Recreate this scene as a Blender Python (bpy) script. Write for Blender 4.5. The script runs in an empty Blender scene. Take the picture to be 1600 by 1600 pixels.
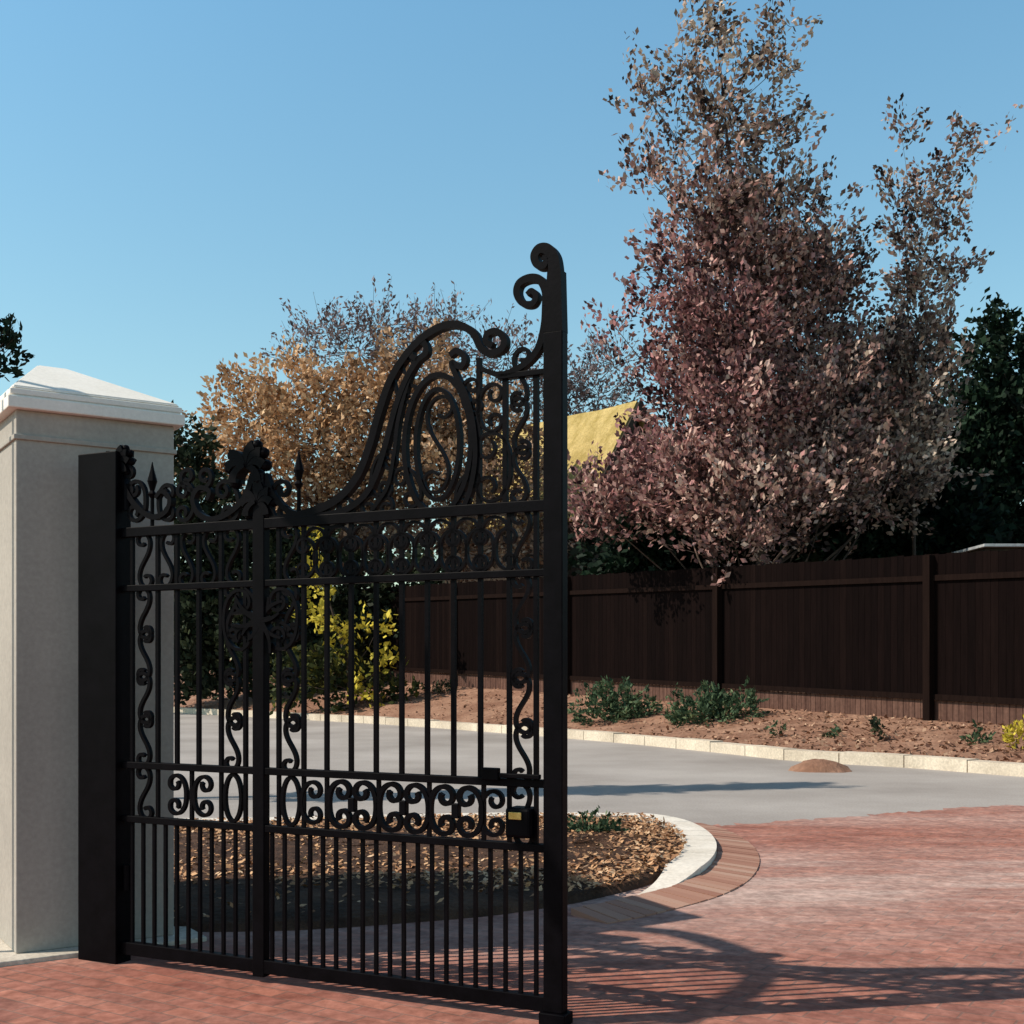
import bpy, bmesh, math, random
import numpy as np
from mathutils import Vector
random.seed(7); rng = np.random.default_rng(11)
S = bpy.context.scene
C = S.collection
F = 1900.0; HZ = 1045.0; CH = 1.4

# ------------------------------------------------------------------ helpers
def P(px, py, d): return Vector(((px-800)/F*d, d, CH-(py-HZ)/F*d))
def g(px, py, z=0.0):
    d = (CH-z)*F/(py-HZ)
    return Vector(((px-800)/F*d, d, z))
def tag(o, label=None, cat=None, group=None, kind=None):
    if label: o['label'] = label
    if cat: o['category'] = cat
    if group: o['group'] = group
    if kind: o['kind'] = kind
    return o
def empty(name, loc, rz=0):
    o = bpy.data.objects.new(name, None); C.objects.link(o)
    o.location = loc; o.rotation_euler = (0, 0, rz); o.empty_display_size = 0.2
    return o
def link(name, me, mat, parent=None):
    o = bpy.data.objects.new(name, me); C.objects.link(o)
    if mat: me.materials.append(mat)
    if parent: o.parent = parent
    return o
def obj(name, bm, mat, parent=None, smooth=False):
    bmesh.ops.recalc_face_normals(bm, faces=bm.faces)
    me = bpy.data.meshes.new(name); bm.to_mesh(me); bm.free()
    if smooth:
        for p in me.polygons: p.use_smooth = True
    return link(name, me, mat, parent)
def box(bm, x0, x1, y0, y1, z0, z1, bev=0.0):
    v = [bm.verts.new(c) for c in ((x0,y0,z0),(x1,y0,z0),(x1,y1,z0),(x0,y1,z0),(x0,y0,z1),(x1,y0,z1),(x1,y1,z1),(x0,y1,z1))]
    fs = [bm.faces.new([v[i] for i in f]) for f in ((3,2,1,0),(4,5,6,7),(0,1,5,4),(1,2,6,5),(2,3,7,6),(3,0,4,7))]
    if bev:
        es = {e for f in fs for e in f.edges}
        bmesh.ops.bevel(bm, geom=list(es), offset=bev, segments=2, affect='EDGES', profile=0.5)
def cr(pts, n=10):
    pts = [Vector(p) for p in pts]
    q = [pts[0]*2-pts[1]] + pts + [pts[-1]*2-pts[-2]]
    out = []
    for i in range(1, len(q)-2):
        for k in range(n):
            t = k/n
            a, b, c, d = q[i-1], q[i], q[i+1], q[i+2]
            out.append(0.5*((2*b)+(c-a)*t+(2*a-5*b+4*c-d)*t*t+(3*b-a-3*c+d)*t**3))
    out.append(pts[-1]); return out
def tube(bm, pts, r0, r1, sides=6):
    rings = []
    n = len(pts)
    for i, p in enumerate(pts):
        p = Vector(p)
        tdir = (Vector(pts[min(i+1, n-1)])-Vector(pts[max(i-1, 0)])).normalized()
        up = Vector((0, 0, 1)) if abs(tdir.z) < .9 else Vector((1, 0, 0))
        a = tdir.cross(up).normalized(); b = tdir.cross(a)
        r = r0+(r1-r0)*i/(n-1)
        rings.append([bm.verts.new(p+(a*math.cos(k*2*math.pi/sides)+b*math.sin(k*2*math.pi/sides))*r) for k in range(sides)])
    for i in range(n-1):
        for k in range(sides):
            bm.faces.new((rings[i][k], rings[i][(k+1) % sides], rings[i+1][(k+1) % sides], rings[i+1][k]))
    bm.faces.new(rings[0][::-1]); bm.faces.new(rings[-1])
def tint_layer(bm):
    return bm.faces.layers.float.get('tint') or bm.faces.layers.float.new('tint')

# ------------------------------------------------------------------ materials
def base_mat(name, rough=.8, spec=.3):
    m = bpy.data.materials.new(name); m.use_nodes = True
    nt = m.node_tree; b = nt.nodes['Principled BSDF']
    b.inputs['Roughness'].default_value = rough
    b.inputs['Specular IOR Level'].default_value = spec
    return m, nt, b
def ramp(nt, stops, fac):
    r = nt.nodes.new('ShaderNodeValToRGB')
    els = r.color_ramp.elements
    while len(els) < len(stops): els.new(0.5)
    for e, (p, c) in zip(els, stops): e.position = p; e.color = (*c, 1)
    nt.links.new(fac, r.inputs['Fac']); return r.outputs['Color']
def noise(nt, scale, detail=5, rough=.6, coord='Object', scl=None):
    tc = nt.nodes.new('ShaderNodeTexCoord'); n = nt.nodes.new('ShaderNodeTexNoise')
    n.inputs['Scale'].default_value = scale; n.inputs['Detail'].default_value = detail; n.inputs['Roughness'].default_value = rough
    if scl:
        mp = nt.nodes.new('ShaderNodeMapping'); mp.inputs['Scale'].default_value = scl
        nt.links.new(tc.outputs[coord], mp.inputs[0]); nt.links.new(mp.outputs[0], n.inputs['Vector'])
    else: nt.links.new(tc.outputs[coord], n.inputs['Vector'])
    return n.outputs['Fac']
def mix(nt, a, b, fac, mode='MIX'):
    m = nt.nodes.new('ShaderNodeMix'); m.data_type = 'RGBA'; m.blend_type = mode
    for s, v in ((m.inputs[6], a), (m.inputs[7], b), (m.inputs[0], fac)):
        if hasattr(v, 'is_linked'): nt.links.new(v, s)
        elif isinstance(v, (int, float)): s.default_value = v
        else: s.default_value = (*v, 1)
    return m.outputs[2]
def bump(nt, b, h, strength=.3, dist=.01):
    n = nt.nodes.new('ShaderNodeBump'); n.inputs['Strength'].default_value = strength; n.inputs['Distance'].default_value = dist
    nt.links.new(h, n.inputs['Height']); nt.links.new(n.outputs[0], b.inputs['Normal'])
def noisy(name, c1, c2, scale, rough=.85, bs=.3, bd=.01, fine=None, lo=.35, hi=.65, scl=None, spec=.2, fa=.8):
    m, nt, b = base_mat(name, rough, spec)
    col = ramp(nt, [(lo, c1), (hi, c2)], noise(nt, scale, scl=scl))
    f = noise(nt, fine or scale*8, 4)
    col = mix(nt, col, ramp(nt, [(.3, (.7,.7,.7)), (.7, (1.15,1.15,1.15))], f), fa, 'MULTIPLY')
    nt.links.new(col, b.inputs['Base Color']); bump(nt, b, f, bs, bd)
    return m
def tinted(name, stops, rough=.8, spec=.2, transl=0.0, tone=None):
    m, nt, b = base_mat(name, rough, spec)
    at = nt.nodes.new('ShaderNodeAttribute'); at.attribute_name = 'tint'
    col = ramp(nt, stops, at.outputs['Fac'])
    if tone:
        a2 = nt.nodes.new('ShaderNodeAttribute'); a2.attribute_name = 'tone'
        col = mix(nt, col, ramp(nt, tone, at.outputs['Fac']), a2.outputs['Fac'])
    nt.links.new(col, b.inputs['Base Color'])
    if transl:
        t = nt.nodes.new('ShaderNodeBsdfTranslucent'); nt.links.new(col, t.inputs['Color'])
        ms = nt.nodes.new('ShaderNodeMixShader'); ms.inputs[0].default_value = transl
        nt.links.new(b.outputs[0], ms.inputs[1]); nt.links.new(t.outputs[0], ms.inputs[2])
        nt.links.new(ms.outputs[0], nt.nodes['Material Output'].inputs['Surface'])
    return m
M = {}
M['iron'] = noisy('black_iron_paint', (.0015,.0012,.002), (.0032,.0026,.004), 9, .5, .12, .004, fine=60, spec=.05)
M['brass'] = noisy('worn_brass', (.45,.30,.08), (.62,.45,.16), 20, .4, .1, .002)
M['brass'].node_tree.nodes['Principled BSDF'].inputs['Metallic'].default_value = .6
M['stucco'] = noisy('cream_stucco', (.35,.32,.285), (.42,.385,.34), 1.1, .9, .15, .004, fine=40, fa=.4)
M['cap'] = noisy('white_cap_paint', (.78,.74,.68), (.85,.81,.76), 2.2, .85, .15, .004, fine=50, fa=.25)
M['concrete'] = noisy('pale_concrete', (.50,.44,.37), (.66,.59,.50), 3, .9, .3, .006, fine=40)
M['kerbw'] = noisy('white_kerb_concrete', (.62,.56,.48), (.78,.72,.64), 2.5, .9, .25, .005, fine=40, fa=.5)
M['kerbc'] = noisy('cream_kerb_concrete', (.50,.42,.33), (.72,.62,.50), 1.2, .9, .3, .006, fine=30)
M['asphalt'] = noisy('grey_asphalt', (.30,.27,.25), (.42,.385,.36), .35, .9, .4, .006, fine=45, fa=.6, spec=.1)
M['soil'] = noisy('red_soil', (.21,.105,.068), (.35,.20,.135), 1.3, .95, .8, .05, fine=9)
M['mulch'] = noisy('shade_mulch_soil', (.04,.021,.014), (.10,.053,.033), 3.5, .95, .9, .03, fine=22)  # bed soil colour darkened to deepen the pillar's shadow across its front
M['ground'] = noisy('dry_ground', (.10,.09,.05), (.17,.14,.08), .2, .95, .4, .02, fine=4)
M['bark'] = noisy('tree_bark', (.05,.035,.03), (.11,.08,.065), 3, .95, .8, .02, fine=20, scl=(1,1,.25))
M['chips'] = tinted('bark_chips', [(0,(.18,.09,.05)), (.5,(.45,.24,.125)), (.85,(.58,.35,.19)), (1,(.66,.47,.31))])
M['clods'] = tinted('soil_clods', [(0,(.14,.068,.048)), (.6,(.31,.165,.105)), (1,(.44,.29,.195))])
M['edge_brick'] = tinted('edging_bricks', [(0,(.32,.155,.11)), (.5,(.40,.215,.155)), (1,(.46,.29,.22))])
def leafm(name, stops, tone=None, tr=.22): return tinted(name, stops, .65, .15, tr, tone)
M['plum'] = leafm('purple_leaves', [(0,(.024,.010,.013)), (.28,(.11,.046,.050)), (.62,(.52,.235,.235)), (1,(.70,.46,.40))],
                  [(0,(.028,.021,.018)), (.28,(.12,.088,.070)), (.62,(.45,.335,.255)), (1,(.62,.51,.41))])
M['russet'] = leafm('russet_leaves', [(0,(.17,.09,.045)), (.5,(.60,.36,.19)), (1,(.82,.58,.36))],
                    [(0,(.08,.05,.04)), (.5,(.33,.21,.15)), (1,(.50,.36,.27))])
M['greyp'] = leafm('grey_purple_leaves', [(0,(.08,.055,.06)), (.5,(.23,.17,.17)), (1,(.38,.29,.29))])
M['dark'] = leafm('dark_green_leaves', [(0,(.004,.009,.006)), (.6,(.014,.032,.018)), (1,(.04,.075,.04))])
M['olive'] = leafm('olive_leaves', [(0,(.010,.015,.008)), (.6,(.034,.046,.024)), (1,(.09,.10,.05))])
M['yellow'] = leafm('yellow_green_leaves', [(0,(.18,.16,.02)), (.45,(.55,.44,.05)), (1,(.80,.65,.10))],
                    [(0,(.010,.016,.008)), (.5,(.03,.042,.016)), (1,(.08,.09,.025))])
M['shrub'] = leafm('shrub_leaves', [(0,(.015,.032,.017)), (.6,(.07,.115,.06)), (1,(.19,.24,.12))])
M['thatch'] = noisy('yellow_thatch', (.36,.265,.085), (.57,.43,.18), 2.5, .95, .8, .04, fine=14, scl=(1,1,.3))
M['housewall'] = noisy('dark_house_timber', (.03,.022,.018), (.055,.04,.03), 1.5, .9)
M['metalroof'] = noisy('pale_sheet_roof', (.30,.31,.33), (.42,.43,.44), 1.0, .6)

# fence timber
m, nt, b = base_mat('dark_stained_timber', .9, .03)
at = nt.nodes.new('ShaderNodeAttribute'); at.attribute_name = 'tint'
col = ramp(nt, [(0,(.0045,.0026,.0026)), (.6,(.0068,.0037,.0035)), (1,(.015,.0085,.007))], at.outputs['Fac'])
gr = noise(nt, 3, 6, .7, scl=(6,6,.5))
col = mix(nt, col, ramp(nt, [(.3,(.7,.7,.7)), (.75,(1.3,1.28,1.25))], gr), 1.0, 'MULTIPLY')
nt.links.new(col, b.inputs['Base Color']); bump(nt, b, gr, .3, .01); M['fence'] = m
M['kick'] = noisy('reddish_kick_boards', (.075,.036,.027), (.14,.073,.054), 2, .85, .4, .01, scl=(5,5,.6))

# brick paving with a worn pale band
m, nt, b = base_mat('red_brick_paving', .9, .1)
tc = nt.nodes.new('ShaderNodeTexCoord'); mp = nt.nodes.new('ShaderNodeMapping'); mp.inputs['Rotation'].default_value = (0,0,math.radians(33))
nt.links.new(tc.outputs['Object'], mp.inputs[0])
br = nt.nodes.new('ShaderNodeTexBrick'); nt.links.new(mp.outputs[0], br.inputs['Vector'])
for k, v in (('Scale',1),('Mortar Size',.006),('Mortar Smooth',.3),('Brick Width',.21),('Row Height',.105),('Bias',0)): br.inputs[k].default_value = v
br.inputs['Color1'].default_value = (.38,.145,.100,1); br.inputs['Color2'].default_value = (.255,.090,.066,1); br.inputs['Mortar'].default_value = (.21,.105,.082,1)
sx = nt.nodes.new('ShaderNodeSeparateXYZ'); nt.links.new(tc.outputs['Object'], sx.inputs[0])
mr = nt.nodes.new('ShaderNodeMapRange'); mr.inputs[1].default_value = 4; mr.inputs[2].default_value = 14
nt.links.new(sx.outputs['Y'], mr.inputs[0])
band = ramp(nt, [(.15,(.2,)*3), (.34,(1,)*3), (.48,(1,)*3), (.57,(.32,)*3), (.66,(.35,)*3), (.80,(1,)*3)], mr.outputs[0])
nz = ramp(nt, [(.34,(.06,)*3), (.60,(1,)*3)], noise(nt, .55, 6, .68, scl=(.5,1.9,1)))
fine = noise(nt, 14, 5, .65); mid = noise(nt, 3.5, 5, .65)
col = mix(nt, br.outputs['Color'], (.55,.43,.38), mix(nt, (0,0,0), mix(nt, band, nz, 1.0, 'MULTIPLY'), .74))
col = mix(nt, col, ramp(nt, [(.3,(.68,.66,.66)), (.7,(1.25,1.25,1.25))], fine), .9, 'MULTIPLY')
col = mix(nt, col, ramp(nt, [(.35,(.8,.78,.78)), (.65,(1.1,1.1,1.1))], mid), .9, 'MULTIPLY')
nt.links.new(col, b.inputs['Base Color']); bump(nt, b, mix(nt, br.outputs['Fac'], fine, .45), .4, -.006); M['brick'] = m

# ------------------------------------------------------------------ gate frame of reference
Hh = P(195, HZ, 5.78); Ee = P(868, HZ, 4.79)
U = Vector((Ee.x-Hh.x, Ee.y-Hh.y)); W = U.length; U /= W
def G(px, py):
    a = (px-800)/F
    den = a*U.y-U.x
    u = (Hh.x - a*Hh.y)/den
    t = Hh.y+u*U.y
    return (u, CH-(py-HZ)/F*t)
def gu(px): return G(px, HZ)[0]
gate = empty('wrought_iron_gate', (Hh.x, Hh.y, 0), math.atan2(U.y, U.x))
tag(gate, 'tall black wrought iron gate leaf standing open beside the cream pillar', 'gate')
IR = M['iron']
def sweep(bm, pts, w, depth, w1=None):
    pts = [Vector((p[0], p[1])) for p in pts]; n = len(pts); rings = []
    for i, p in enumerate(pts):
        tdir = (pts[min(i+1, n-1)]-pts[max(i-1, 0)])
        tdir = tdir.normalized() if tdir.length > 1e-9 else Vector((1, 0))
        nn = Vector((-tdir.y, tdir.x)); ww = w if w1 is None else w+(w1-w)*i/(n-1)
        a = p+nn*ww/2; b_ = p-nn*ww/2
        rings.append([bm.verts.new((a.x, -depth/2, a.y)), bm.verts.new((b_.x, -depth/2, b_.y)), bm.verts.new((b_.x, depth/2, b_.y)), bm.verts.new((a.x, depth/2, a.y))])
    for i in range(n-1):
        for k in range(4):
            bm.faces.new((rings[i][k], rings[i][(k+1) % 4], rings[i+1][(k+1) % 4], rings[i+1][k]))
    bm.faces.new(rings[0][::-1]); bm.faces.new(rings[-1])
def gpart(name, paths, w, depth, w1=None, par=None):
    bm = bmesh.new()
    for p in paths: sweep(bm, p, w, depth, w1)
    return obj(name, bm, IR, par or gate)
def gcurve(name, pxs, w, depth, w1=None, n=8, par=None):
    pts = cr([(*G(*p), 0) for p in pxs], n)
    return gpart(name, [[(p.x, p.y) for p in pts]], w, depth, w1, par)
def scroll_pts(kind, e0, e1, flip=1, turns=1.0, n=1.0, N=72):
    th = 0; x = y = 0; pts = []
    A = (n+1)*turns*2*math.pi
    for i in range(N+1):
        t = -1+2*i/N
        pts.append((x, y))
        k = A*abs(t)**n*(1 if kind == 'C' or t > 0 else -1)
        if kind == 'C': k += 1.0
        th += k*(2/N); x += math.cos(th)*2/N; y += math.sin(th)*2/N
    a = complex(*pts[0]); b_ = complex(*pts[-1]); E0 = complex(*e0); E1 = complex(*e1)
    out = []
    for p in pts:
        zc = (complex(*p)-a)/(b_-a)
        if flip < 0: zc = zc.conjugate()
        q = E0+zc*(E1-E0); out.append((q.real, q.imag))
    return out
def scroll(kind, e0, e1, flip=1, w=.013, depth=.02, turns=1.0, n=1.0):
    return gpart('scroll', [scroll_pts(kind, e0, e1, flip, turns, n)], w, depth)
zT, zF, zM, zL, zB = 2.045, 1.78, .945, .69, .077
# stiles
def stile(name, p0, p1, z0, z1, dep):
    bm = bmesh.new(); box(bm, gu(p0), gu(p1), -dep/2, dep/2, z0, z1, .004); return obj(name, bm, IR, gate)
hp = stile('hinge_post', 134, 193, .0, 2.43, .10)
for z in (.35, 2.15):
    bm = bmesh.new(); tube(bm, [(gu(199), 0, z), (gu(199), 0, z+.12)], .02, .02, 12); obj('hinge', bm, IR, gate)
stile('middle_stile', 399, 417, .03, 2.27, .045)
fs = stile('free_stile', 853, 883, .05, G(868, 520)[1], .055)
ut, zt0 = G(868, 520); zt1 = G(868, 425)[1]
bm = bmesh.new(); sweep(bm, [((gu(853)+gu(883))/2, zt0-.001), (gu(870), zt1)], gu(883)-gu(853), .055, .058); obj('stile_neck', bm, IR, fs)
bm = bmesh.new(); box(bm, gu(848), gu(889), -.042, .042, .0, .05, .004); obj('stile_foot', bm, IR, fs)
# rails
for z, h, d_ in ((zT,.045,.04),(zF,.03,.036),(zM,.032,.036),(zL,.032,.036),(zB,.06,.042)):
    bm = bmesh.new(); box(bm, gu(193.5), gu(853), -d_/2, d_/2, z-h/2, z+h/2, .003); obj('rail', bm, IR, gate)
# bars
bars = [207, 247, 277, 311, 346, 384, 436, 475, 511, 549, 588, 628, 668, 709, 751, 796, 838]
for i, p in enumerate(bars):
    u = gu(p); w = .018
    bm = bmesh.new(); box(bm, u-w/2, u+w/2, -w/2, w/2, zM, zT); obj('bar', bm, IR, gate)
for u in [gu(207)+k*(gu(838)-gu(207))/31 for k in range(32)]:
    bm = bmesh.new(); box(bm, u-.0075, u+.0075, -.0075, .0075, zB, zL); obj('dog_bar', bm, IR, gate)
for p in (207, 247, 300, 346, 384, 436, 475, 511, 796, 838, 592, 671, 756):
    u = gu(p); bm = bmesh.new(); box(bm, u-.008, u+.008, -.008, .008, zL, zM); obj('panel_bar', bm, IR, gate)
# scroll columns
for pa, pb in ((207,247),(346,384),(436,475),(796,838)):
    uc = (gu(pa)+gu(pb))/2
    nS = 4; H = (zF-zM-.036)/nS
    for k in range(nS):
        z0 = zM+.018+k*H
        scroll('S', (uc, z0+H*.13), (uc, z0+H*.87), 1 if k % 2 else -1, w=.016)
    scroll('S', (uc, zF+.05), (uc, zT-.055), 1, w=.014)
    if pa in (207, 796): scroll('S', (uc, zL+.05), (uc, zM-.05), 1, w=.016)
# frieze
fb = [475, 511, 549, 588, 628, 668, 709, 751, 796]
for i, (a, b_) in enumerate(zip(fb[:-1], fb[1:])):
    ua, ub = gu(a), gu(b_); uc = (ua+ub)/2; r = (ub-ua)/2-.006
    zc = zT-.026-r-.006
    arch = [(uc+r*math.cos(t), zc+r*math.sin(t)) for t in np.linspace(math.pi, 0, 14)]
    gpart('arch', [arch], .012, .018)
    scroll('C', (ua+.018, zF+.05), (ua+.018, zc-.02), 1, w=.012, turns=.9)
    scroll('C', (ub-.018, zF+.05), (ub-.018, zc-.02), -1, w=.012, turns=.9)
for a, b_ in ((247,277),(277,311),(311,346)):
    uc = (gu(a)+gu(b_))/2
    scroll('S', (uc, zF+.05), (uc, zT-.055), -1, w=.014)
# lower panel: back to back scrolls and ovals
for a, b_ in ((511,592),(592,671),(671,756)):
    ua, ub = gu(a), gu(b_); uc = (ua+ub)/2; zc = (zL+zM)/2
    for s in (-1, 1):
        scroll('C', (uc+s*.066, zc-.068), (uc+s*.066, zc+.068), s, w=.02, depth=.024, turns=.95)
    bm = bmesh.new(); box(bm, uc-.016, uc+.016, -.016, .016, zc-.03, zc+.03, .003); obj('collar', bm, IR, gate)
for a, b_ in ((346,384),(436,475)):
    uc = (gu(a)+gu(b_))/2; zc = (zL+zM)/2
    gpart('ring', [[(uc+.046*math.cos(t), zc+.105*math.sin(t)) for t in np.linspace(0, 2*math.pi, 30)]], .016, .02)
for s, a, b_ in ((1,247,300),(-1,300,346),(-1,475,511),(-1,756,796)):
    uc = (gu(a)+gu(b_))/2; zc = (zL+zM)/2
    scroll('C', (uc+s*.02, zc-.062), (uc+s*.02, zc+.062), s, w=.017, turns=.95)
# lock between the lower rails
u0, z0 = G(797, 1318); u1, z1 = G(836, 1262)
bm = bmesh.new(); box(bm, u0, u1, -.05, .05, z0+.03, z1, .012); lk = obj('lock_box', bm, IR, gate)
bm = bmesh.new(); box(bm, u0+.02, u1-.035, -.056, -.051, z1-.045, z1-.016, .002); obj('lock_plate', bm, M['brass'], lk)
# medallion of leaves in the middle
uc, zc = gu(408), 1.62
bm = bmesh.new()
for k in range(14):
    a = k*math.pi/7+.2; L = (.18, .12, .155)[k % 3]; cv = .5 if k % 2 else -.5
    pt = [(uc+math.cos(a+cv*t)*L*t, zc+math.sin(a+cv*t)*L*t*.9) for t in np.linspace(.1, 1, 9)]
    sweep(bm, pt, .028, .026+.002*k, .010)
med = obj('medallion', bm, IR, gate)
for s in (-1, 1):
    gpart('medallion_scroll', [scroll_pts('C', (uc+s*.12, zc-.10), (uc+s*.12, zc+.10), s, 1.0)], .015, .026, par=med)
# crest
gcurve('crest_curve', [(425,815),(480,803),(528,782),(560,746),(579,700),(594,648),(614,592),(645,546),(680,517),(713,508),(740,520),(754,545),(768,553),(786,546),(790,531),(778,519),(764,523),(762,536),(772,541)], .037, .036, .024)
gcurve('crest_curve', [(470,812),(535,800),(572,775),(592,738),(606,692),(619,642),(634,600),(653,566),(668,552),(664,536),(648,540),(645,556),(655,562)], .029, .034, .023)
gcurve('crest_curve', [(705,556),(716,549),(728,560),(722,574),(708,568),(716,590),(731,620),(742,665),(745,715),(738,762),(725,798)], .025, .032, .021)
gcurve('crest_curve', [(668,552),(648,575),(636,612),(624,660),(618,710),(608,760),(585,796)], .018, .03, .018)
def ell(cx, cy, rx, ry, w):
    u, z = G(cx, cy); ru = (gu(cx+rx)-gu(cx-rx))/2; rz = ry/338
    return gpart('oval_ring', [[(u+ru*math.cos(t), z+rz*math.sin(t)) for t in np.linspace(0, 2*math.pi, 48)]], w, .03)
ell(685, 695, 52, 97, .022); ell(685, 695, 34, 77, .017)
scroll('S', G(685, 742), G(685, 648), -1, w=.012)
for p, y in ((749,560),(790,590),(838,585)):
    u, z1 = G(p, y); bm = bmesh.new(); box(bm, u-.010, u+.010, -.010, .010, zT, z1); obj('bar', bm, IR, gate)
u0, z1 = G(780, 590); bm = bmesh.new(); box(bm, u0, gu(853), -.018, .018, z1-.012, z1+.012, .003); obj('crest_rail', bm, IR, gate)
uc = (gu(790)+gu(838))/2
for k in range(3): scroll('S', (uc, zT+.06+k*.195), (uc, zT+.20+k*.195), 1 if k % 2 else -1, w=.015)
gcurve('crest_curve', [(856,470),(853,510),(842,547),(818,573),(785,586),(755,578)], .034, .036, .018)
gcurve('stile_curl', [(869,440),(869,420),(866,402),(857,391),(845,391),(838,402),(842,415),(852,417),(856,408),(850,404)], .055, .042, .018, par=fs)
gcurve('stile_curl', [(857,478),(855,455),(846,439),(830,436),(814,444),(810,460),(819,475),(834,476),(840,464),(833,456),(826,462)], .036, .038, .02, par=fs)
# filling scrolls under the crest
for e0, e1, f in (((608,790),(572,790),1),((648,782),(628,740),1),((722,782),(742,745),-1),((769,610),(769,665),1),((769,690),(769,770),-1),((500,806),(545,795),1),((596,770),(606,715),-1),((735,600),(742,640),1),((640,620),(632,570),-1)):
    scroll('C', G(*e0), G(*e1), f, w=.013)
# finials and flowers on the left half
def finial(px, ytop):
    u, z = G(px, ytop); bm = bmesh.new()
    prof = [(.009, zT), (.009, z-.17), (.021, z-.15), (.010, z-.135), (.023, z-.09), (.010, z-.04), (.002, z)]
    rings = [[bm.verts.new((u+r*math.cos(k*math.pi/4), r*math.sin(k*math.pi/4), zz)) for k in range(8)] for r, zz in prof]
    for i in range(len(rings)-1):
        for k in range(8): bm.faces.new((rings[i][k], rings[i][(k+1) % 8], rings[i+1][(k+1) % 8], rings[i+1][k]))
    obj('finial', bm, IR, gate)
finial(238, 722); finial(467, 703)
def fleuron(px, py, sc=1.0):
    u, z = G(px, py); bm = bmesh.new()
    for k, a in enumerate((-20, 25, 60, 90, 120, 155, 200)):
        a = math.radians(a); bb = .5 if math.cos(a) > 0 else -.5
        L = .10*sc
        pt = [(u+math.cos(a-bb*t*t)*L*t, z+math.sin(a-bb*t*t)*L*t) for t in np.linspace(0, 1, 7)]
        sweep(bm, pt, .02*sc, .05+.003*k, .045*sc)
        tip = pt[-1]
        bmm = bmesh.ops.create_icosphere(bm, subdivisions=2, radius=.029*sc)
        for v in bmm['verts']: v.co = Vector((tip[0]+v.co.x, v.co.y*.9, tip[1]+v.co.z*.9))
    obj('fleuron', bm, IR, gate)
fleuron(388, 728); fleuron(405, 785, .8); fleuron(188, 722, .7)
gcurve('crest_curve', [(398,742),(385,778),(360,802),(333,812),(312,802),(304,780),(314,763),(330,768),(326,782)], .03, .034, .02)
gcurve('crest_curve', [(416,742),(430,775),(452,798),(478,806)], .03, .034, .02)
gcurve('crest_curve', [(186,725),(197,760),(215,790),(240,808),(262,800),(268,780),(256,768),(246,778)], .03, .034, .02)
for e0, e1, f in (((290,806),(290,762),1),((325,748),(290,748),-1),((262,806),(262,765),-1),((214,806),(214,760),1),((440,806),(440,760),-1),((362,806),(352,760),1),((200,770),(200,735),-1)):
    scroll('C', G(*e0), G(*e1), f, w=.018)
# latch
u, z = G(772, 1214); bm = bmesh.new(); box(bm, u-.035, u+.04, -.045, -.0195, z-.01, z+.04, .004); la = obj('latch', bm, IR, gate)
bm = bmesh.new(); box(bm, u+.04, u+.22, -.042, -.0205, z+.002, z+.02, .003); obj('latch_bolt', bm, IR, la)

# ------------------------------------------------------------------ pillar
A = P(25, HZ, 5.85); B = P(272, HZ, 6.27)
e1 = Vector((B.x-A.x, B.y-A.y)); a_ = e1.length; e1 /= a_; e2 = Vector((-e1.y, e1.x)); b2 = 1.35
cen = Vector((A.x, A.y))+e1*a_/2+e2*b2/2
pil = empty('gate_pillar', (cen.x, cen.y, 0), math.atan2(e1.y, e1.x))
tag(pil, 'cream plastered gate pillar with white stepped pyramid cap', 'pillar')
def pbox(name, mat, o, z0, z1, bev, par=pil):
    bm = bmesh.new(); box(bm, -a_/2-o, a_/2+o, -b2/2-o, b2/2+o, z0, z1, bev); return obj(name, bm, mat, par)
pbox('plinth', M['concrete'], .13, -.02, .028, .008)
pbox('shaft', M['stucco'], 0, .028, 2.65, .006)
pbox('moulding', M['stucco'], .012, 2.505, 2.53, .004)
cap = pbox('cap', M['cap'], .044, 2.65, 2.708, .006)
pbox('cap_step', M['cap'], .025, 2.708, 2.716, .002, cap)
pbox('cap_step', M['cap'], .033, 2.716, 2.745, .006, cap)
bm = bmesh.new()
o = .02; lo = [bm.verts.new(c) for c in ((-a_/2-o,-b2/2-o,2.745),(a_/2+o,-b2/2-o,2.745),(a_/2+o,b2/2+o,2.745),(-a_/2-o,b2/2+o,2.745))]
li = [bm.verts.new((v.co.x, v.co.y, 2.76)) for v in lo]
hi = [bm.verts.new(c) for c in ((-.20,-.28,2.97),(-.06,-.28,2.97),(-.06,.28,2.97),(-.20,.28,2.97))]
for r0, r1 in ((lo, li), (li, hi)):
    for k in range(4): bm.faces.new((r0[k], r0[(k+1) % 4], r1[(k+1) % 4], r1[k]))
bm.faces.new(lo[::-1]); bm.faces.new(hi)
bmesh.ops.bevel(bm, geom=list(bm.edges), offset=.006, segments=2, affect='EDGES')
obj('cap_pyramid', bm, M['cap'], cap)

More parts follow.
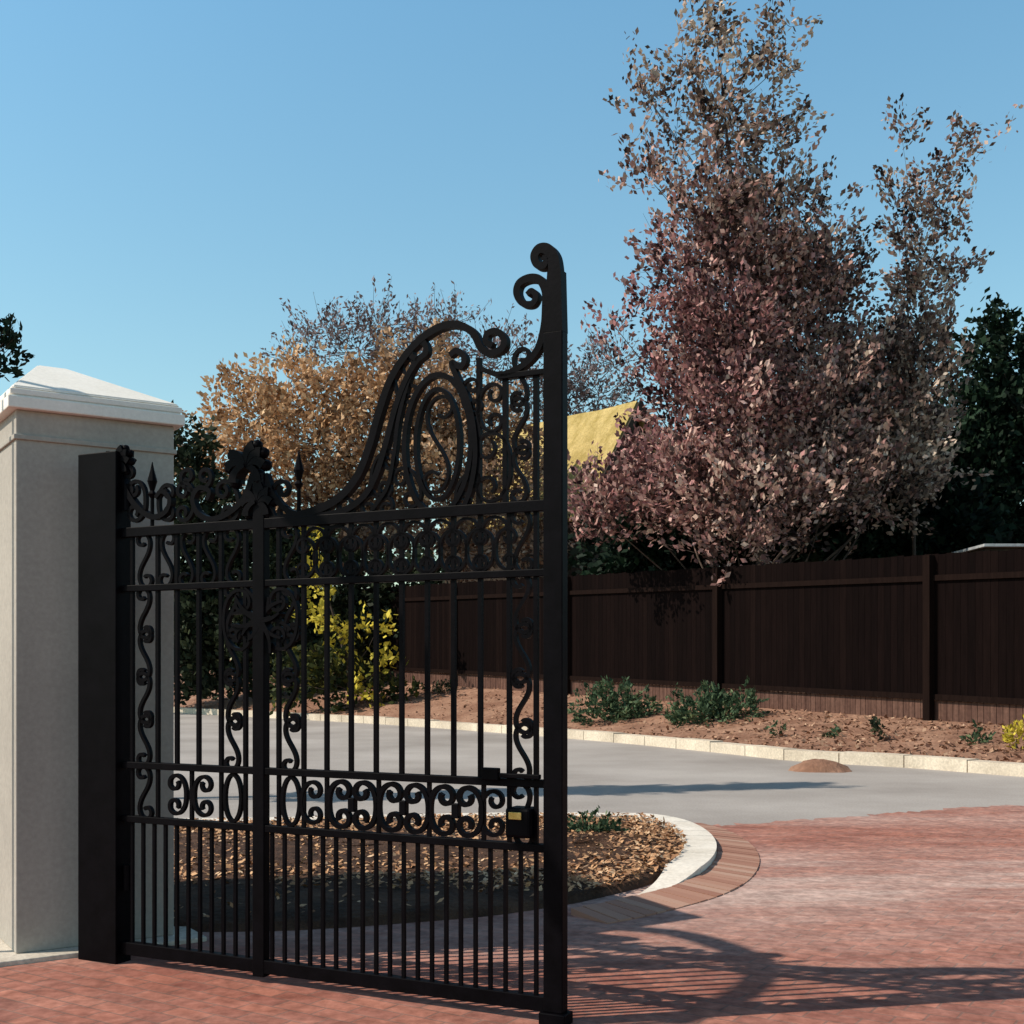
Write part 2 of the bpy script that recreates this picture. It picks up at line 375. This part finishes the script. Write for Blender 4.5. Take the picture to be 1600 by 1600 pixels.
# ------------------------------------------------------------------ ground, road, driveway
def sheet(name, pts, z, mat):
    bm = bmesh.new(); bm.faces.new([bm.verts.new((p[0], p[1], z)) for p in pts])
    return tag(obj(name, bm, mat), kind='structure')
sheet('ground', [(-700,-700),(700,-700),(700,900),(-700,900)], -.03, M['ground'])
kpx = [(280,1114),(600,1132),(900,1155),(1100,1174),(1240,1189),(1420,1200),(1600,1214)]
kw = [g(*p) for p in kpx]
kw = [Vector((-34,66,0)), Vector((-21,51,0))]+kw+[Vector((9.8,11.5,0)), Vector((13.5,5.5,0)), Vector((19,-4,0))]
kc = cr(kw, 8)
sheet('road', [(-60,66)]+[(p.x, p.y) for p in kc]+[(19,-8),(-60,-8)], 0, M['asphalt'])
p1 = g(1110,1291); p2 = g(1360,1274); p3 = g(1600,1258)
far_edge = cr([Vector((7.5,12.6,0)), p3, p2, p1, Vector((.9,10.4,0))], 24)
far_edge = [(p.x+random.uniform(-.05,.05), p.y+random.uniform(-.10,.10)) for p in far_edge]
sheet('driveway', [(-9,-4),(9.3,-4),(9.3,11.8)]+far_edge+[(-1,9.4),(-9,8)], .004, M['brick'])
def offs(path, off):
    out = []
    for i, p in enumerate(path):
        t = (path[min(i+1, len(path)-1)]-path[max(i-1, 0)]); t.z = 0; t.normalize()
        out.append(p+Vector((-t.y, t.x, 0))*off)
    return out
def resample(path, step):
    cum = [0]
    for a, b_ in zip(path[:-1], path[1:]): cum.append(cum[-1]+(b_-a).length)
    out = []; i = 0; s = 0
    while s < cum[-1]:
        while cum[i+1] < s: i += 1
        out.append(path[i].lerp(path[i+1], (s-cum[i])/max(1e-9, cum[i+1]-cum[i]))); s += step
    return out
def blocks(bm, path, o0, o1, z0, z1, length, gap, jit=.0, z2=None, taper=0):
    q = resample(path, length/3)
    l = tint_layer(bm)
    if z2 is None: z2 = z1
    nb = (len(q)-1)//3
    for i in range(0, nb*3, 3):
        seg = [q[i].lerp(q[i+1], gap/length*3)]+q[i+1:i+3]+[q[i+3]]
        ks = []
        for k in range(4):
            left = nb*3-(i+k); ks.append(min(1, left/(taper*3)) if taper else 1)
        L, R = offs(seg, o0), offs(seg, o1); dz = random.uniform(-jit, jit)
        vs = []
        for a, r, kk in zip(L, R, ks):
            r = a.lerp(r, .25+.75*kk)
            za = z0+(z1+dz-z0)*max(kk, .05); zr_ = z0+(z2+dz-z0)*max(kk, .05)
            vs.append([bm.verts.new((a.x, a.y, z0-.01)), bm.verts.new((r.x, r.y, z0-.01)), bm.verts.new((r.x, r.y, zr_)), bm.verts.new((a.x, a.y, za))])
        fs_ = [bm.faces.new((vs[k][j], vs[k][(j+1) % 4], vs[k+1][(j+1) % 4], vs[k+1][j])) for k in range(3) for j in range(4)]
        fs_ += [bm.faces.new(vs[0][::-1]), bm.faces.new(vs[-1])]
        tv = random.random()
        for f in fs_: f[l] = tv
bm = bmesh.new(); blocks(bm, kc, 0, .28, -.02, .17, 1.0, .018, .012)
tag(obj('kerb', bm, M['kerbc']), kind='structure')
ipx = [(285,1296),(600,1290),(820,1286),(940,1287),(1005,1288),(1054,1298),(1086,1318),(1094,1341),(1076,1366),(1036,1387),(975,1404),(880,1424),(700,1446),(300,1466)]
iw = [g(*p) for p in ipx]
iw = [Vector((-9,11.2,0)), Vector((-5.5,11.0,0))]+iw+[Vector((-4,6.75,0)), Vector((-9,7.0,0))]
ic = cr(iw, 10)
bm = bmesh.new(); blocks(bm, ic[:124], .12, -.12, -.0, .085, .3, .003, .001, taper=3)
tag(obj('garden_kerb', bm, M['kerbw']), kind='structure')
bm = bmesh.new(); blocks(bm, ic[65:132], .125, .43, .0, .045, .085, .005, .003, z2=.012)
tag(obj('brick_edging', bm, M['edge_brick']), kind='structure')
# planting bed (island)
inner = offs(ic, -.10)
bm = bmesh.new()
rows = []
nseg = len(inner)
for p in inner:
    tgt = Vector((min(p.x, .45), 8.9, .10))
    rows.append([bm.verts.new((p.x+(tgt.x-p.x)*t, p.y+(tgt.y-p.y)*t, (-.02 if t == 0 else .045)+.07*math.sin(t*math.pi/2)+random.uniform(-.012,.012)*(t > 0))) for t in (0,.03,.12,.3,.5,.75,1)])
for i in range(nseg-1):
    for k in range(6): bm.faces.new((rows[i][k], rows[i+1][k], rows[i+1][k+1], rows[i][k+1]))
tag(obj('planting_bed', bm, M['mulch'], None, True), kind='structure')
def inpoly(x, y, poly):
    c = False; j = len(poly)-1
    for i in range(len(poly)):
        if (poly[i].y > y) != (poly[j].y > y) and x < (poly[j].x-poly[i].x)*(y-poly[i].y)/(poly[j].y-poly[i].y)+poly[i].x: c = not c
        j = i
    return c
# numpy leaf/chip mesh
def leafmesh(name, Pn, D, L, Wd, mat, parent, tint, tone=None, flat=0.0):
    N = len(Pn); r = rng.normal(size=(N, 3))
    a = D+r*.55; a /= np.linalg.norm(a, axis=1)[:, None]
    n = rng.normal(size=(N, 3)); n[:, 2] += flat
    b_ = np.cross(a, n); b_ /= (np.linalg.norm(b_, axis=1)[:, None]+1e-9)
    s = rng.uniform(.6, 1.3, N)[:, None]
    V = np.stack([Pn-a*L*s*.5, Pn+b_*Wd*s*.5, Pn+a*L*s*.5, Pn-b_*Wd*s*.5], 1).reshape(-1, 3)
    me = bpy.data.meshes.new(name)
    me.vertices.add(4*N); me.vertices.foreach_set('co', V.ravel().astype(np.float32))
    me.loops.add(4*N); me.loops.foreach_set('vertex_index', np.arange(4*N, dtype=np.int32))
    me.polygons.add(N); me.polygons.foreach_set('loop_start', np.arange(0, 4*N, 4, dtype=np.int32))
    try: me.polygons.foreach_set('loop_total', np.full(N, 4, dtype=np.int32))
    except Exception: pass
    me.update(calc_edges=True)
    at = me.attributes.new('tint', 'FLOAT', 'FACE'); at.data.foreach_set('value', np.clip(tint, 0, 1).astype(np.float32))
    if tone is not None:
        at = me.attributes.new('tone', 'FLOAT', 'FACE'); at.data.foreach_set('value', np.clip(tone, 0, 1).astype(np.float32))
    return link(name, me, mat, parent)
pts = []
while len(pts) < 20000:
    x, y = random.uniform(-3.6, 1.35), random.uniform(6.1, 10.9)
    edge = 7.5-.10*x  # chips thinned out at the front so the pillar's shadow reads dark on bare soil
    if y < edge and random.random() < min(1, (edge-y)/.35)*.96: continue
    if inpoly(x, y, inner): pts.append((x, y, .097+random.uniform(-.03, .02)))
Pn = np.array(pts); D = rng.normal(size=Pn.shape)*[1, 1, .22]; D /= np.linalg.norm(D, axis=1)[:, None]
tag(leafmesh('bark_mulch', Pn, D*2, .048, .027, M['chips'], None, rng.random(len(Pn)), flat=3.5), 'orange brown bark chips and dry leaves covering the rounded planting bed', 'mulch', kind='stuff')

# verge bed between kerb and fence
def fp(t): return Vector((8.4-7*t, 20+10*t, max(.2, .45+.32*t)))
bm = bmesh.new(); rows = []
kb = offs(kc, .27)
kb = [p for p in kb if p.y > 4]
fdir = Vector((-7, 10)).normalized(); f0 = Vector((8.4, 20))
for i, p in enumerate(kb):
    s = (Vector((p.x, p.y))-f0).dot(fdir); t = s/12.2066
    q = fp(t); back = q+Vector((.82, .57, 0))*9
    row = []
    for k in range(9):
        w = k/8; v = p.lerp(q, w); v.z = .13+(q.z-.13)*w+(random.uniform(-.04, .04) if 0 < k < 8 else 0); row.append(bm.verts.new(v))
    row.append(bm.verts.new((back.x, back.y, q.z))); rows.append(row)
for i in range(len(rows)-1):
    for k in range(9): bm.faces.new((rows[i][k], rows[i+1][k], rows[i+1][k+1], rows[i][k+1]))
tag(obj('verge_bed', bm, M['soil'], None, True), kind='structure')
def bedz(x, y):
    s = (Vector((x, y))-f0).dot(fdir); q = fp(s/12.2066)
    dfn = (Vector((x, y))-Vector((q.x, q.y))).length
    dk = min((Vector((x, y))-Vector((p.x, p.y))).length for p in kb)
    return .13+(q.z-.13)*dk/(dk+dfn)
pts = []
for _ in range(6000):
    i = random.randrange(len(rows)-1); w = random.random(); p = kb[i].lerp(kb[i+1], random.random())
    s = (Vector((p.x, p.y))-f0).dot(fdir); q = fp(s/12.2066)
    v = p.lerp(q, w); v.z = .13+(q.z-.13)*w+.02; pts.append(v[:])
Pn = np.array(pts); D = rng.normal(size=Pn.shape)*[1, 1, .3]
tag(leafmesh('soil_clods', Pn, D, .09, .055, M['clods'], None, rng.random(len(Pn)), flat=2.0), 'loose reddish clods and leaf litter on the soil along the timber fence', 'soil', kind='stuff')
# heap of sand
hp_ = g(1280, 1204); bm = bmesh.new(); ring_prev = None
for j, (r, z) in enumerate(((.46,-.005),(.36,.06),(.22,.12),(.09,.15))):
    ring = [bm.verts.new((hp_.x+r*math.cos(k*.5236)*random.uniform(.85,1.15), hp_.y+r*.8*math.sin(k*.5236)*random.uniform(.85,1.15), z+random.uniform(-.01,.01)*(j > 0))) for k in range(12)]
    if ring_prev:
        for k in range(12): bm.faces.new((ring_prev[k], ring_prev[(k+1) % 12], ring[(k+1) % 12], ring[k]))
    ring_prev = ring
bm.faces.new(ring_prev)
tag(obj('sand_heap', bm, M['soil'], None, True), 'small heap of reddish sand spilled on the road against the far kerb', 'sand heap')

# ------------------------------------------------------------------ fence
fen = empty('timber_fence', fp(.572)); tag(fen, 'tall dark brown timber board fence running behind the road and bed', 'fence')
FD = Vector((-7, 10, 0)).normalized(); FN = Vector((-.82, -.573, 0))
def fbox(bm, s0, s1, n0, n1, z0a, z1a, tint, z0b=None, z1b=None):
    l = tint_layer(bm)
    O = fp(.572)
    if z0b is None: z0b, z1b = z0a, z1a
    def w(s, n, z): v = Vector((8.4, 20, 0))+FD*s+FN*n; return (v.x-O.x, v.y-O.y, z-O.z)
    vs = [bm.verts.new(c) for c in (w(s0,n0,z0a),w(s1,n0,z0b),w(s1,n1,z0b),w(s0,n1,z0a),w(s0,n0,z1a),w(s1,n0,z1b),w(s1,n1,z1b),w(s0,n1,z1a))]
    fs_ = [bm.faces.new([vs[i] for i in f]) for f in ((3,2,1,0),(4,5,6,7),(0,1,5,4),(1,2,6,5),(2,3,7,6),(3,0,4,7))]
    for f in fs_: f[l] = tint
bz = lambda s: fp(s/12.2066).z
LEN = 12.2066
posts = [(.144+.428*k)*LEN for k in range(-3, 6)]
for a, b_ in zip(posts[:-1], posts[1:]):
    bm = bmesh.new(); s = a
    while s < b_-.02:
        w_ = .145; z = bz(s)
        fbox(bm, s, min(s+w_-.005, b_), -.03+random.uniform(-.004,.004), 0, z+.36, z+2.92+random.uniform(-.015,.015), random.random()*.7); s += w_
    obj('board_panel', bm, M['fence'], fen)
    bm = bmesh.new(); s = a
    while s < b_-.02:
        fbox(bm, s, min(s+.11, b_), -.05, -.012, bz(s)-.1, bz(s)+.355, random.random()); s += .12
    obj('kick_boards', bm, M['kick'], fen)
    for zz in (.36, 2.45):
        bm = bmesh.new(); fbox(bm, a+.07, b_-.07, .002, .05, bz(a)+zz, bz(a)+zz+.10, .85, bz(b_)+zz, bz(b_)+zz+.10); obj('rail', bm, M['fence'], fen)
for s in posts:
    bm = bmesh.new(); fbox(bm, s-.07, s+.07, .003, .15, bz(s)-.2, bz(s)+2.90, .85); obj('post', bm, M['fence'], fen)

# ------------------------------------------------------------------ vegetation
def tree(name, label, cat, base, d, lobes, leafL, leafW, dens, mat, r0=.2, tw=.8, up=.6, per=22, tone=None, group=None, trunk_to=None, twig=.35, jit=.13, crown='crown', bright=.0, shell=.38, airy=None, tnoise=.2, core=1.0, clump=.17):
    root = empty(name, base); tag(root, label, cat, group); B0 = Vector(base)
    Ls = []
    for lb in lobes:
        px, py, rx, ry = lb[:4]; dy = lb[4] if len(lb) > 4 else 0; tn = lb[5] if len(lb) > 5 else (tone or 0)
        c = P(px, py, d+dy)-B0; k = (d+dy)/F
        df = 1.0 if airy is None else min(1.0, max(airy[2], airy[2]+(1-airy[2])*(py-airy[0])/(airy[1]-airy[0])))
        if dy > 1.4: df = core
        Ls.append((np.array(c[:]), np.array([rx*k, rx*k*.9, ry*k]), tn, df))
    top = max(Ls, key=lambda l: l[0][2])
    tr = Vector(trunk_to)-B0 if trunk_to else Vector(top[0])
    tp = cr([(0,0,-.05), (tr.x*.12+.05*r0, tr.y*.1, tr.z*.3), (tr.x*.5, tr.y*.5, tr.z*.65), tr], 6)
    bm = bmesh.new(); tube(bm, tp, r0, r0*.08, 9); obj('trunk', bm, M['bark'], root, True)
    AP, AD, AT, AO = [], [], [], []
    bm = bmesh.new()
    for c, r, tn, df in Ls:
        hd = math.hypot(c[0], c[1]); zz = max(.12*tr.z, c[2]-1.1*hd-r[2]*.5)
        j = min(range(len(tp)), key=lambda i: abs(tp[i].z-min(zz, tr.z*.95)))
        st = tp[j]; cv = Vector(c)
        if (cv-st).length > .1:
            mid = st.lerp(cv, .5)+Vector((random.uniform(-.1,.1), random.uniform(-.1,.1), -.06))*(cv-st).length
            tube(bm, cr([st, mid, cv], 4), max(.06*r0, r0*.3*(1-j/len(tp))), .05*r0, 5)
        nt_ = max(3, int(df*dens*(r[0]*r[2])))
        q = rng.normal(size=(nt_, 3)); q /= np.linalg.norm(q, axis=1)[:, None]
        rad = rng.random(nt_)**shell
        pos = c+q*r*rad[:, None]
        dr = q+np.array([0, 0, up])+rng.normal(size=(nt_, 3))*.35; dr /= np.linalg.norm(dr, axis=1)[:, None]
        ln = tw*rng.uniform(.5, 1.2, nt_)
        for i in range(nt_):
            if random.random() < twig:
                s_ = Vector(pos[i]); cc = cv.lerp(s_, .35)
                tube(bm, [cc, s_, s_+Vector(dr[i])*ln[i]], .06*r0, .02*r0, 3)
        k = per
        t = rng.random((nt_, k, 1))
        pp = pos[:, None, :]+dr[:, None, :]*ln[:, None, None]*t+rng.normal(size=(nt_, k, 3))*jit*(1.1-.75*t)
        AP.append(pp.reshape(-1, 3)); AD.append(np.repeat(dr, k, 0))
        cl = rng.normal(size=(nt_, 1))*clump
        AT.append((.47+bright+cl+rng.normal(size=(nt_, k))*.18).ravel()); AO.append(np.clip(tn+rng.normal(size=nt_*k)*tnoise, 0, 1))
    if len(bm.verts): obj('branches', bm, M['bark'], root)
    else: bm.free()
    leafmesh(crown, np.concatenate(AP), np.concatenate(AD), leafL, leafW, mat, root, np.concatenate(AT), np.concatenate(AO))
    return root
# purple leaved tree
D0 = 28.0
plum = [(1085,34,18,54,0,.95),(1066,96,20,36,0,.95),(1128,122,30,56,0,.95),(1228,38,11,44,.3,.95),(1208,112,22,56,.3,.9),(1022,168,34,22,-.5,.85),(998,132,24,9,-.5,.85),(1120,208,54,52,0,.8),(1202,218,28,46,.5,.85),(1050,218,28,22,-.3,.75),
 (1022,288,34,32,-.5,.6),(1105,312,62,54,-.6,.55),(1212,318,62,54,.3,.75),(1296,320,22,20,.6,.8),(1070,400,50,46,-.8,.3),(1160,420,80,60,-.3,.4),(1260,418,62,56,.4,.6),(1314,436,24,30,.9,.75),
 (1040,490,50,38,-1,.1),(1130,520,82,62,-1.2,.15),(1240,530,90,70,.2,.5),(1345,568,70,46,.8,.7),(1440,578,50,36,1,.8),(962,512,26,10,-.8,.1),(975,560,34,12,-.8,.1),
 (1072,610,52,56,-1,.05),(1150,640,90,70,-1.6,.2),(1270,650,100,80,-.8,.5),(1390,650,85,70,.3,.8),(1455,620,40,46,.5,.9),
 (1042,725,56,46,-.8,.15),(930,800,44,50,-1,.3),(990,790,60,50,-1,.25),(1090,770,70,60,-1.8,.3),(1180,790,85,70,-2,.5),(1290,770,90,60,-1.4,.6),(1390,750,66,60,-.3,.9),(1150,860,55,34,-2.2,.4),(1435,720,36,60,.3,.9),
 (1150,560,100,110,2.0,.4),(1250,700,150,110,2.4,.6),(1060,770,90,70,2.0,.4),(1160,390,62,60,1.6,.6),(1330,740,110,90,2.5,.6),(1240,480,76,70,1.8,.5),(1340,620,80,66,2.0,.6)]
tree('purple_tree', 'tall purple leaved tree with pink autumn tints rising behind the timber fence', 'tree', P(1195, 1045, D0)-Vector((0,0,.9)), D0, plum, .15, .092, 78, M['plum'], r0=.15, tw=1.0, up=1.0, per=30, trunk_to=P(1120,60,D0), jit=.16, airy=(0,420,.66), bright=.0, core=1.1, clump=.23)
sp = [(1410,220,9,34),(1495,224,14,22),(1540,228,22,8),(1455,290,28,22),(1412,322,22,24),(1478,330,24,18),(1434,385,34,32),(1490,370,20,14),(1452,442,38,34),(1414,466,22,26),(1488,440,20,12),(1428,528,46,48)]
tree('slender_purple_tree', 'slender grey purple tree with a forked feathery top right of the tall purple tree', 'tree', P(1430, 1045, 29.5)-Vector((0,0,.9)), 29.5, sp, .15, .09, 92, M['plum'], r0=.07, tw=.9, up=1.1, per=27, tone=.75, trunk_to=P(1412,280,29.5), jit=.15, bright=.0, clump=.22)
# dark evergreens right
tree('evergreen_tree', 'dark green evergreen tree behind the fence at the right edge of the photo', 'tree', P(1580, 1045, 33)-Vector((0,0,.8)), 33,
     [(1550,540,45,40),(1600,600,80,70),(1540,650,60,70),(1620,690,90,90),(1530,740,70,70),(1590,780,90,80),(1500,790,70,80),(1470,720,50,70),(1540,850,90,50),(1640,850,90,50),(1680,620,80,90),(1700,750,90,90)], .23, .14, 62, M['dark'], r0=.22, tw=.6, up=.4, per=24, jit=.22, trunk_to=P(1580,580,33))
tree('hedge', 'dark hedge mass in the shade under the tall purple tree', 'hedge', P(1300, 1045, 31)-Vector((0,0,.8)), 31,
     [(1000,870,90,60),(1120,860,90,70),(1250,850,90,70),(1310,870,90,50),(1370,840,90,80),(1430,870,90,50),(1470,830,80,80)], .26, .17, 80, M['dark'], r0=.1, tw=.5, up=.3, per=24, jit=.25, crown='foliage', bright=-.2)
# russet tree
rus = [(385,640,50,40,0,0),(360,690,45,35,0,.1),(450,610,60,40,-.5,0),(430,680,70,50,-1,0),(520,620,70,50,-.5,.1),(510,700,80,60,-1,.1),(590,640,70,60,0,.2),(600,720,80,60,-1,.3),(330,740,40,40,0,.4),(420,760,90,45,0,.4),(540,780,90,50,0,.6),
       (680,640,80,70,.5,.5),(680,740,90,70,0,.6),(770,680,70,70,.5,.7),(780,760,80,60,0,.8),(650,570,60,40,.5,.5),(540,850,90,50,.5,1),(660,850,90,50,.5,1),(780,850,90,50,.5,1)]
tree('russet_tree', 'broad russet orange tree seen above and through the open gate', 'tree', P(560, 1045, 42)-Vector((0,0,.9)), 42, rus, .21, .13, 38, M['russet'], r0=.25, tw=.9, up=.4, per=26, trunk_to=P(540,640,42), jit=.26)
gre = [(470,555,40,20),(520,520,50,28),(590,510,50,28),(560,550,70,40),(660,520,45,28),(710,505,40,20),(700,560,80,40),(790,560,60,40),(830,620,60,50),(905,600,40,40),(940,620,55,40),(960,570,40,30),(900,680,70,60)]
tree('bare_tree', 'greyish purple thin leaved tree behind the russet tree', 'tree', P(680, 1045, 52)-Vector((0,0,.9)), 52, gre, .22, .10, 30, M['greyp'], r0=.3, tw=1.2, up=.8, per=14, trunk_to=P(640,560,52), jit=.24, twig=.9)
# trees on the left
tree('garden_tree', 'dark green tree at the left edge, showing above the gate pillar', 'tree', (-6.9, 12.5, 0), 12.5,
     [(10,532,22,14),(-20,560,40,26),(-75,510,55,50),(-115,420,60,70),(-170,280,70,70),(-190,130,80,80),(-230,-20,70,80),(-215,-150,70,70),(-240,-270,60,60),(-150,620,90,60)], .10, .06, 420, M['dark'], r0=.12, tw=.2, up=.4, per=20, trunk_to=P(-220,-250,12.5), jit=.06)
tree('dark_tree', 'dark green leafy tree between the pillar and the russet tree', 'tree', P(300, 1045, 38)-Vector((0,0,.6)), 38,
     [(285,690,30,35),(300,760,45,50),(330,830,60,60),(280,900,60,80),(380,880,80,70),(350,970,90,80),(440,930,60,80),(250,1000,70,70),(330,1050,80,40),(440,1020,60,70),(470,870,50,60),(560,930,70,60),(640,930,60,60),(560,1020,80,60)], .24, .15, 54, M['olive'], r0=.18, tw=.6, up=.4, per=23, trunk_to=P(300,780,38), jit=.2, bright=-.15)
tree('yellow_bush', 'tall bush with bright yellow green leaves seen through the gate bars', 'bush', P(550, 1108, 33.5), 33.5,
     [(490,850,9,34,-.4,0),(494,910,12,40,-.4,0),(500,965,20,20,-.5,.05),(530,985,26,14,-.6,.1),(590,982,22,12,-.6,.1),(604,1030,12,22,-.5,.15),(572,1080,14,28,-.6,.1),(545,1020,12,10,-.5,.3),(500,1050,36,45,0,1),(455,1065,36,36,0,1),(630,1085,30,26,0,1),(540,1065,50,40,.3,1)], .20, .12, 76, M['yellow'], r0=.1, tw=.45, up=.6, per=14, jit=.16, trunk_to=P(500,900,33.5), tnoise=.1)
for base, lobes, lab in (
  ((965,1138,25.8), [(930,1108,30,24),(965,1097,36,24),(1000,1110,28,24),(960,1122,52,18)], 'rounded dark green shrub in the verge bed nearest the gate'),
  ((1118,1142,24.2), [(1080,1114,32,26),(1118,1103,34,22),(1158,1108,32,28),(1120,1128,66,20)], 'wider dark green shrub in the verge bed, right of the rounded shrub')):
    tree('shrub', lab, 'shrub', P(*base), base[2]-.3, lobes, .11, .05, 270, M['shrub'], r0=.05, tw=.30, up=.6, per=20, jit=.06, crown='foliage')
for px, dd, hh, ww, lab, mt in ((1218,21.0,.22,.16,'tiny dark green seedling left of the sand heap','shrub'),(1296,20.2,.22,.18,'tiny dark green seedling behind the sand heap','shrub'),(1375,19.4,.38,.17,'thin seedling between the sand heap and the right fence post','olive'),
     (1530,18.2,.24,.24,'low dull green plant right of the right fence post','shrub'),(1588,17.6,.46,.20,'yellowish green plant at the right edge of the photo','yellow'),(690,33.5,.30,.7,'low dark ground plant seen through the gate by the far kerb','olive')):
    x = (px-800)/F*dd; z = bedz(x, dd); k = F/dd
    pyb = HZ+(CH-z)*k; ry = hh*k*.42
    tree('small_plant', lab, 'plant', (x, dd, z), dd, [(px, pyb-ry, ww*k*.7, ry)], .085, .042, 520, M[mt], r0=.02, tw=.15, up=.9, per=14, jit=.05, crown='foliage')
tree('garden_shrub', 'low dark green shrub in the mulched bed beside the white curved kerb', 'shrub', P(930,1322,9.7), 9.75, [(915,1308,30,14),(950,1304,28,14),(930,1298,26,12)], .05, .028, 1500, M['shrub'], r0=.02, tw=.12, up=.5, per=18, jit=.03, crown='foliage', bright=-.1)
# far belt of trees
Pb = []
for k in range(520):
    x = random.uniform(-60, 60); y = 75+random.uniform(-6, 6); z = random.uniform(0, 6.5+1.5*math.sin(x*.35)+math.sin(x*.9))
    Pb.append(np.array([x, y, z])+rng.normal(size=(40,3))*[1.1,1.1,.8])
Pb = np.concatenate(Pb)
tag(leafmesh('tree_belt', Pb, rng.normal(size=Pb.shape), .6, .4, M['olive'], None, rng.random(len(Pb))*.7), 'far off belt of dark trees on the horizon behind everything', 'woodland', kind='stuff')

# ------------------------------------------------------------------ house and shed behind
dH = 44; ap = P(998, 630, dH)
house = empty('house', (ap.x, ap.y, 0), math.radians(42)); tag(house, 'house with a steep yellow thatched gable roof half hidden by the trees', 'house')
hw, rise, Ln = 2.9, 4.4, 8.0; zr = ap.z; ze = zr-rise
bm = bmesh.new()
v = [bm.verts.new(c) for c in ((-hw+.3,.25,0),(hw-.3,.25,0),(hw-.3,.25,ze+.3),(0,.25,zr-.25),(-hw+.3,.25,ze+.3),(-hw+.3,Ln,0),(hw-.3,Ln,0),(hw-.3,Ln,ze+.3),(0,Ln,zr-.25),(-hw+.3,Ln,ze+.3))]
bm.faces.new(v[:5]); bm.faces.new(v[5:][::-1])
for a, b_ in ((0,1),(1,2),(4,0)): bm.faces.new((v[a], v[b_], v[b_+5], v[a+5]))
obj('wall', bm, M['housewall'], house)
bm = bmesh.new()
for s in (-1, 1):
    n = 12
    grid = [[bm.verts.new((s*hw*i/6, Ln*j/n, zr-rise*i/6+random.uniform(-.03,.03))) for j in range(n+1)] for i in range(7)]
    for i in range(6):
        for j in range(n): bm.faces.new((grid[i][j], grid[i][j+1], grid[i+1][j+1], grid[i+1][j]))
rf = obj('roof', bm, M['thatch'], house)
so = rf.modifiers.new('thick', 'SOLIDIFY'); so.thickness = .22; so.offset = 0
bm = bmesh.new()
for s in (-1, 1):
    vv = [bm.verts.new(c) for c in ((0,-.14,zr+.16),(s*hw,-.14,zr-rise+.16),(s*hw,-.14,zr-rise-.35),(0,-.14,zr-.35))]
    ww = [bm.verts.new((q_.co.x, -.08, q_.co.z)) for q_ in vv]
    bm.faces.new(vv); bm.faces.new(ww[::-1])
    for k in range(4): bm.faces.new((vv[k], vv[(k+1) % 4], ww[(k+1) % 4], ww[k]))
obj('barge_board', bm, M['housewall'], house)
sb = P(1670, HZ, 25)
shed = empty('shed', (sb.x, sb.y, 0)); tag(shed, 'low outbuilding with a pale sheet roof edge above the fence at the right', 'shed')
zs = P(1600, 853, 25).z
bm = bmesh.new(); box(bm, -1.7, 2.5, 0, 3, 0, zs-.03); obj('wall', bm, M['housewall'], shed)
bm = bmesh.new(); box(bm, -1.8, 2.6, -.15, 3.1, zs-.03, zs+.03, .008); obj('roof', bm, M['metalroof'], shed)

# ------------------------------------------------------------------ sun direction; added arch left of the frame, shaped to cast the curved shadow on the bricks
el = math.radians(44); Lx, Ly = .98, .2
n_ = math.hypot(Lx, Ly); tr_ = Vector((Lx/n_*math.cos(el), Ly/n_*math.cos(el), -math.sin(el)))
hx, hy = tr_.x/-tr_.z, tr_.y/-tr_.z
X0 = -3.6
arcp = []
for p in ((985,1452),(1050,1458),(1110,1472),(1165,1493),(1193,1512),(1188,1530),(1160,1555),(1110,1578),(1050,1598)):
    q = g(*p); z = (q.x-X0)/hx; arcp.append(Vector((0, q.y-hy*z, z)))
arch = empty('added_shadow_arch', (X0, 4.8, 0)); tag(arch, 'black iron arch added out of view, shaped to cast the curved shadow on the bricks', 'arch')
loc = [Vector((0, p.y-4.8, p.z)) for p in arcp]
bm = bmesh.new(); tube(bm, cr(loc, 6), .065, .065, 8); obj('arch_bar', bm, IR, arch)
for e in (loc[0], loc[-1]):
    bm = bmesh.new(); tube(bm, [(0, e.y, 0), (0, e.y, e.z)], .02, .02, 8); obj('post', bm, IR, arch)

# ------------------------------------------------------------------ light, sky, camera
sun = bpy.data.objects.new('sun', bpy.data.lights.new('sun', 'SUN')); C.objects.link(sun)
sun.data.energy = 5.0; sun.data.angle = math.radians(.5); sun.data.color = (1, .90, .76)
sun.rotation_euler = tr_.to_track_quat('-Z', 'Y').to_euler()
w = bpy.data.worlds.new('World'); S.world = w; w.use_nodes = True; nt = w.node_tree
sk = nt.nodes.new('ShaderNodeTexSky'); sk.sky_type = 'NISHITA'; sk.sun_disc = False
sk.sun_elevation = el; sk.sun_rotation = math.atan2(-Lx, -Ly) % (2*math.pi); sk.air_density = 1.0; sk.dust_density = .6; sk.ozone_density = 1.2
bg = nt.nodes['Background']; bg.inputs['Strength'].default_value = .10
tc = nt.nodes.new('ShaderNodeTexCoord'); sx = nt.nodes.new('ShaderNodeSeparateXYZ'); nt.links.new(tc.outputs['Generated'], sx.inputs[0])
tintc = ramp(nt, [(0,(1.65,1.65,1.28)), (.25,(1.65,2.0,1.70)), (.48,(1.6,2.25,2.08)), (.72,(.80,.84,.82))], sx.outputs['Z'])
nt.links.new(mix(nt, sk.outputs[0], tintc, 1.0, 'MULTIPLY'), bg.inputs['Color'])
cam = bpy.data.objects.new('camera', bpy.data.cameras.new('camera')); C.objects.link(cam)
cam.location = (0, 0, CH); cam.rotation_euler = (math.pi/2, 0, 0)
cam.data.sensor_width = 36; cam.data.lens = F/1600*36; cam.data.shift_y = (HZ-800)/1600
cam.data.clip_start = .05; cam.data.clip_end = 3000
S.camera = cam
S.view_settings.view_transform = 'Standard'; S.view_settings.look = 'None'; S.view_settings.exposure = 0
